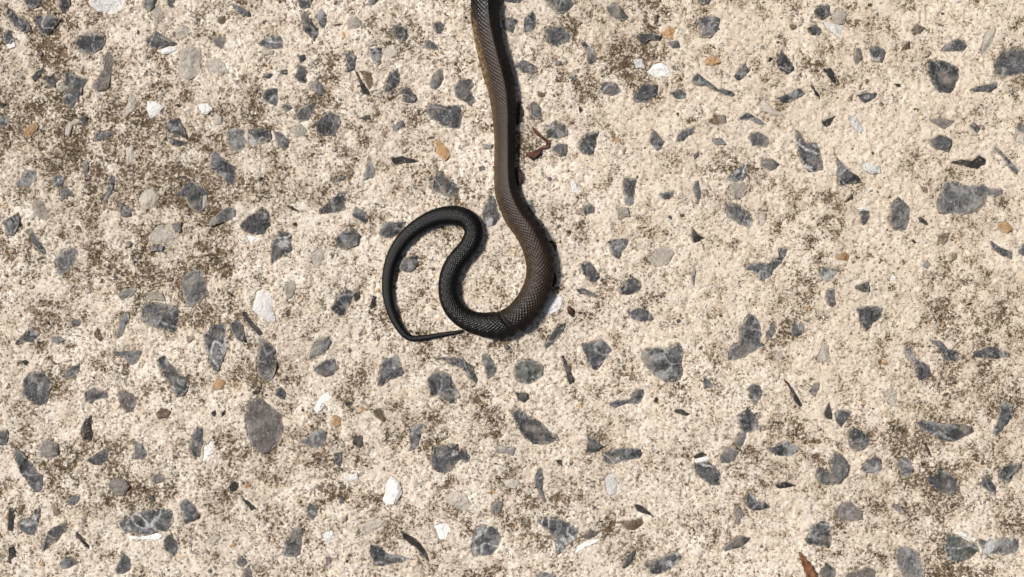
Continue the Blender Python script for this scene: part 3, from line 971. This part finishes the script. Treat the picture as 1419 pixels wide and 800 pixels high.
def tube(name, pts, mat, seg=8, flat=.7):
    """pts: (px, py, z mm, radius px)"""
    c = catmull(np.array(pts, float), 6)
    n = len(c); V, F = [], []
    for i in range(n):
        d = c[min(i + 1, n - 1)] - c[max(i - 1, 0)]
        L = math.hypot(d[0], d[1]) + 1e-9
        rx_, ry_ = -d[1] / L, d[0] / L
        for k in range(seg):
            t = 6.2832 * k / seg; r = c[i][3] * (1 + .18 * math.sin(i * 2.3 + k * 1.7))
            x, y = P(c[i][0] + rx_ * math.cos(t) * r, c[i][1] + ry_ * math.cos(t) * r)
            V.append((x, y, c[i][2] * .001 + math.sin(t) * r * S * flat))
    for i in range(n - 1):
        for k in range(seg):
            k2 = (k + 1) % seg
            F.append((i * seg + k, i * seg + k2, (i + 1) * seg + k2, (i + 1) * seg + k))
    F.append(tuple(range(seg))[::-1]); F.append(tuple((n - 1) * seg + k for k in range(seg)))
    x0, y0 = V[0][0], V[0][1]
    me = bpy.data.meshes.new(name)
    me.from_pydata([(x - x0, y - y0, z) for x, y, z in V], [], F); me.update()
    bm = bmesh.new(); bm.from_mesh(me); bmesh.ops.recalc_face_normals(bm, faces=bm.faces[:]); bm.to_mesh(me); bm.free()
    for p in me.polygons: p.use_smooth = True
    return link(name, me, mat, None, (x0, y0, 0))

def leaf(name, spine, mat, curl=.5, thick=.00035, nv=7):
    """curled leaf piece: spine of (px, py, z mm, half width px)"""
    c = catmull(np.array(spine, float), 6); n = len(c); V = []
    for layer in (0, 1):
        for i in range(n):
            d = c[min(i + 1, n - 1)] - c[max(i - 1, 0)]
            L = math.hypot(d[0], d[1]) + 1e-9; rx_, ry_ = -d[1] / L, d[0] / L
            for k in range(nv):
                t = -1 + 2 * k / (nv - 1); wv = c[i][3] * (1 + .15 * math.sin(i * 1.9 + 3 * t))
                x, y = P(c[i][0] + rx_ * t * wv, c[i][1] + ry_ * t * wv)
                z = c[i][2] * .001 + curl * (t * t) * wv * S + (.0002 * math.sin(i * 1.3 + 4 * t))
                V.append((x, y, z + layer * thick))
    F = []
    N = n * nv
    for i in range(n - 1):
        for k in range(nv - 1):
            q = (i * nv + k, i * nv + k + 1, (i + 1) * nv + k + 1, (i + 1) * nv + k)
            F.append(q[::-1]); F.append(tuple(N + z for z in q))
    rim = [k for k in range(nv)] + [i * nv + nv - 1 for i in range(1, n)] + [(n - 1) * nv + k for k in range(nv - 2, -1, -1)] + [i * nv for i in range(n - 2, 0, -1)]
    for i in range(len(rim)):
        a_, b_ = rim[i], rim[(i + 1) % len(rim)]
        F.append((a_, b_, N + b_, N + a_))
    x0, y0 = V[0][0], V[0][1]
    me = bpy.data.meshes.new(name)
    me.from_pydata([(x - x0, y - y0, z) for x, y, z in V], [], F); me.update()
    bm = bmesh.new(); bm.from_mesh(me); bmesh.ops.recalc_face_normals(bm, faces=bm.faces[:]); bm.to_mesh(me); bm.free()
    for p in me.polygons: p.use_smooth = True
    return link(name, me, mat, None, (x0, y0, 0))

def tag(o, label, cat, group=None):
    o['label'] = label; o['category'] = cat
    if group: o['group'] = group

t = leaf('plant_stem', [(738, 177, .3, 1.0), (743, 184, .5, 2.4), (751, 191, .7, 1.8), (758.5, 197, .5, 2.6), (757, 204, .4, 2.0), (750, 206, .4, 1.5), (744, 212, .4, 3.6), (735, 216, .3, 3.8), (729, 212, .2, 1.4)], M_RED, .35, .0006, 5)
tag(t, 'bent red-brown plant stem lying just beside the snake', 'plant stem')
t = leaf('leaf_scrap', [(716, 232, .6, 1.5), (718, 240, .8, 4.5), (717.5, 250, .8, 5), (713, 261, .5, 2)], M_DARK, .5)
tag(t, 'dark maroon leaf scrap tucked against the snake below the bent stem', 'leaf scrap')
t = leaf('leaf_scrap', [(718, 142, .3, 1.2), (720, 153, .5, 3), (719, 164, .5, 3), (716, 174, .3, 1.2)], M_DARK, .4)
tag(t, 'narrow dark leaf scrap against the snake above the bent stem', 'leaf scrap')
t = leaf('dry_leaf', [(1107, 765, .2, 1.0), (1112, 774, .5, 3.5), (1119, 787, .6, 6), (1126, 803, .6, 7), (1134, 822, .3, 2)], M_RUST, .35)
tag(t, 'curled rust-brown dry leaf lying on bare concrete', 'leaf')
t = tube('seed', [(787.5, 424.5, .5, .8), (788.5, 427, .8, 3.0), (791, 432, .9, 4.2), (793, 437, .7, 2.2), (794, 438.5, .5, .6)], M_SEED, 10)
tag(t, 'tiny brown oval seed beside a white stone chip near the snake', 'seed')
t = tube('stem_crumb', [(761, 335, .3, .8), (766, 336, .8, 2.0), (769, 342, .6, 1.6), (770, 348, .3, .8)], M_DARK)
tag(t, 'dark stem crumb beside the upper part of the snake\'s thick bend', 'plant crumb')
t = tube('stem_crumb', [(766, 398, .3, .9), (769, 391, .8, 2.6), (769.5, 383, .6, 1.8), (768, 377, .3, .8)], M_DARK)
tag(t, 'dark stem crumb beside the lower part of the snake\'s thick bend', 'plant crumb')
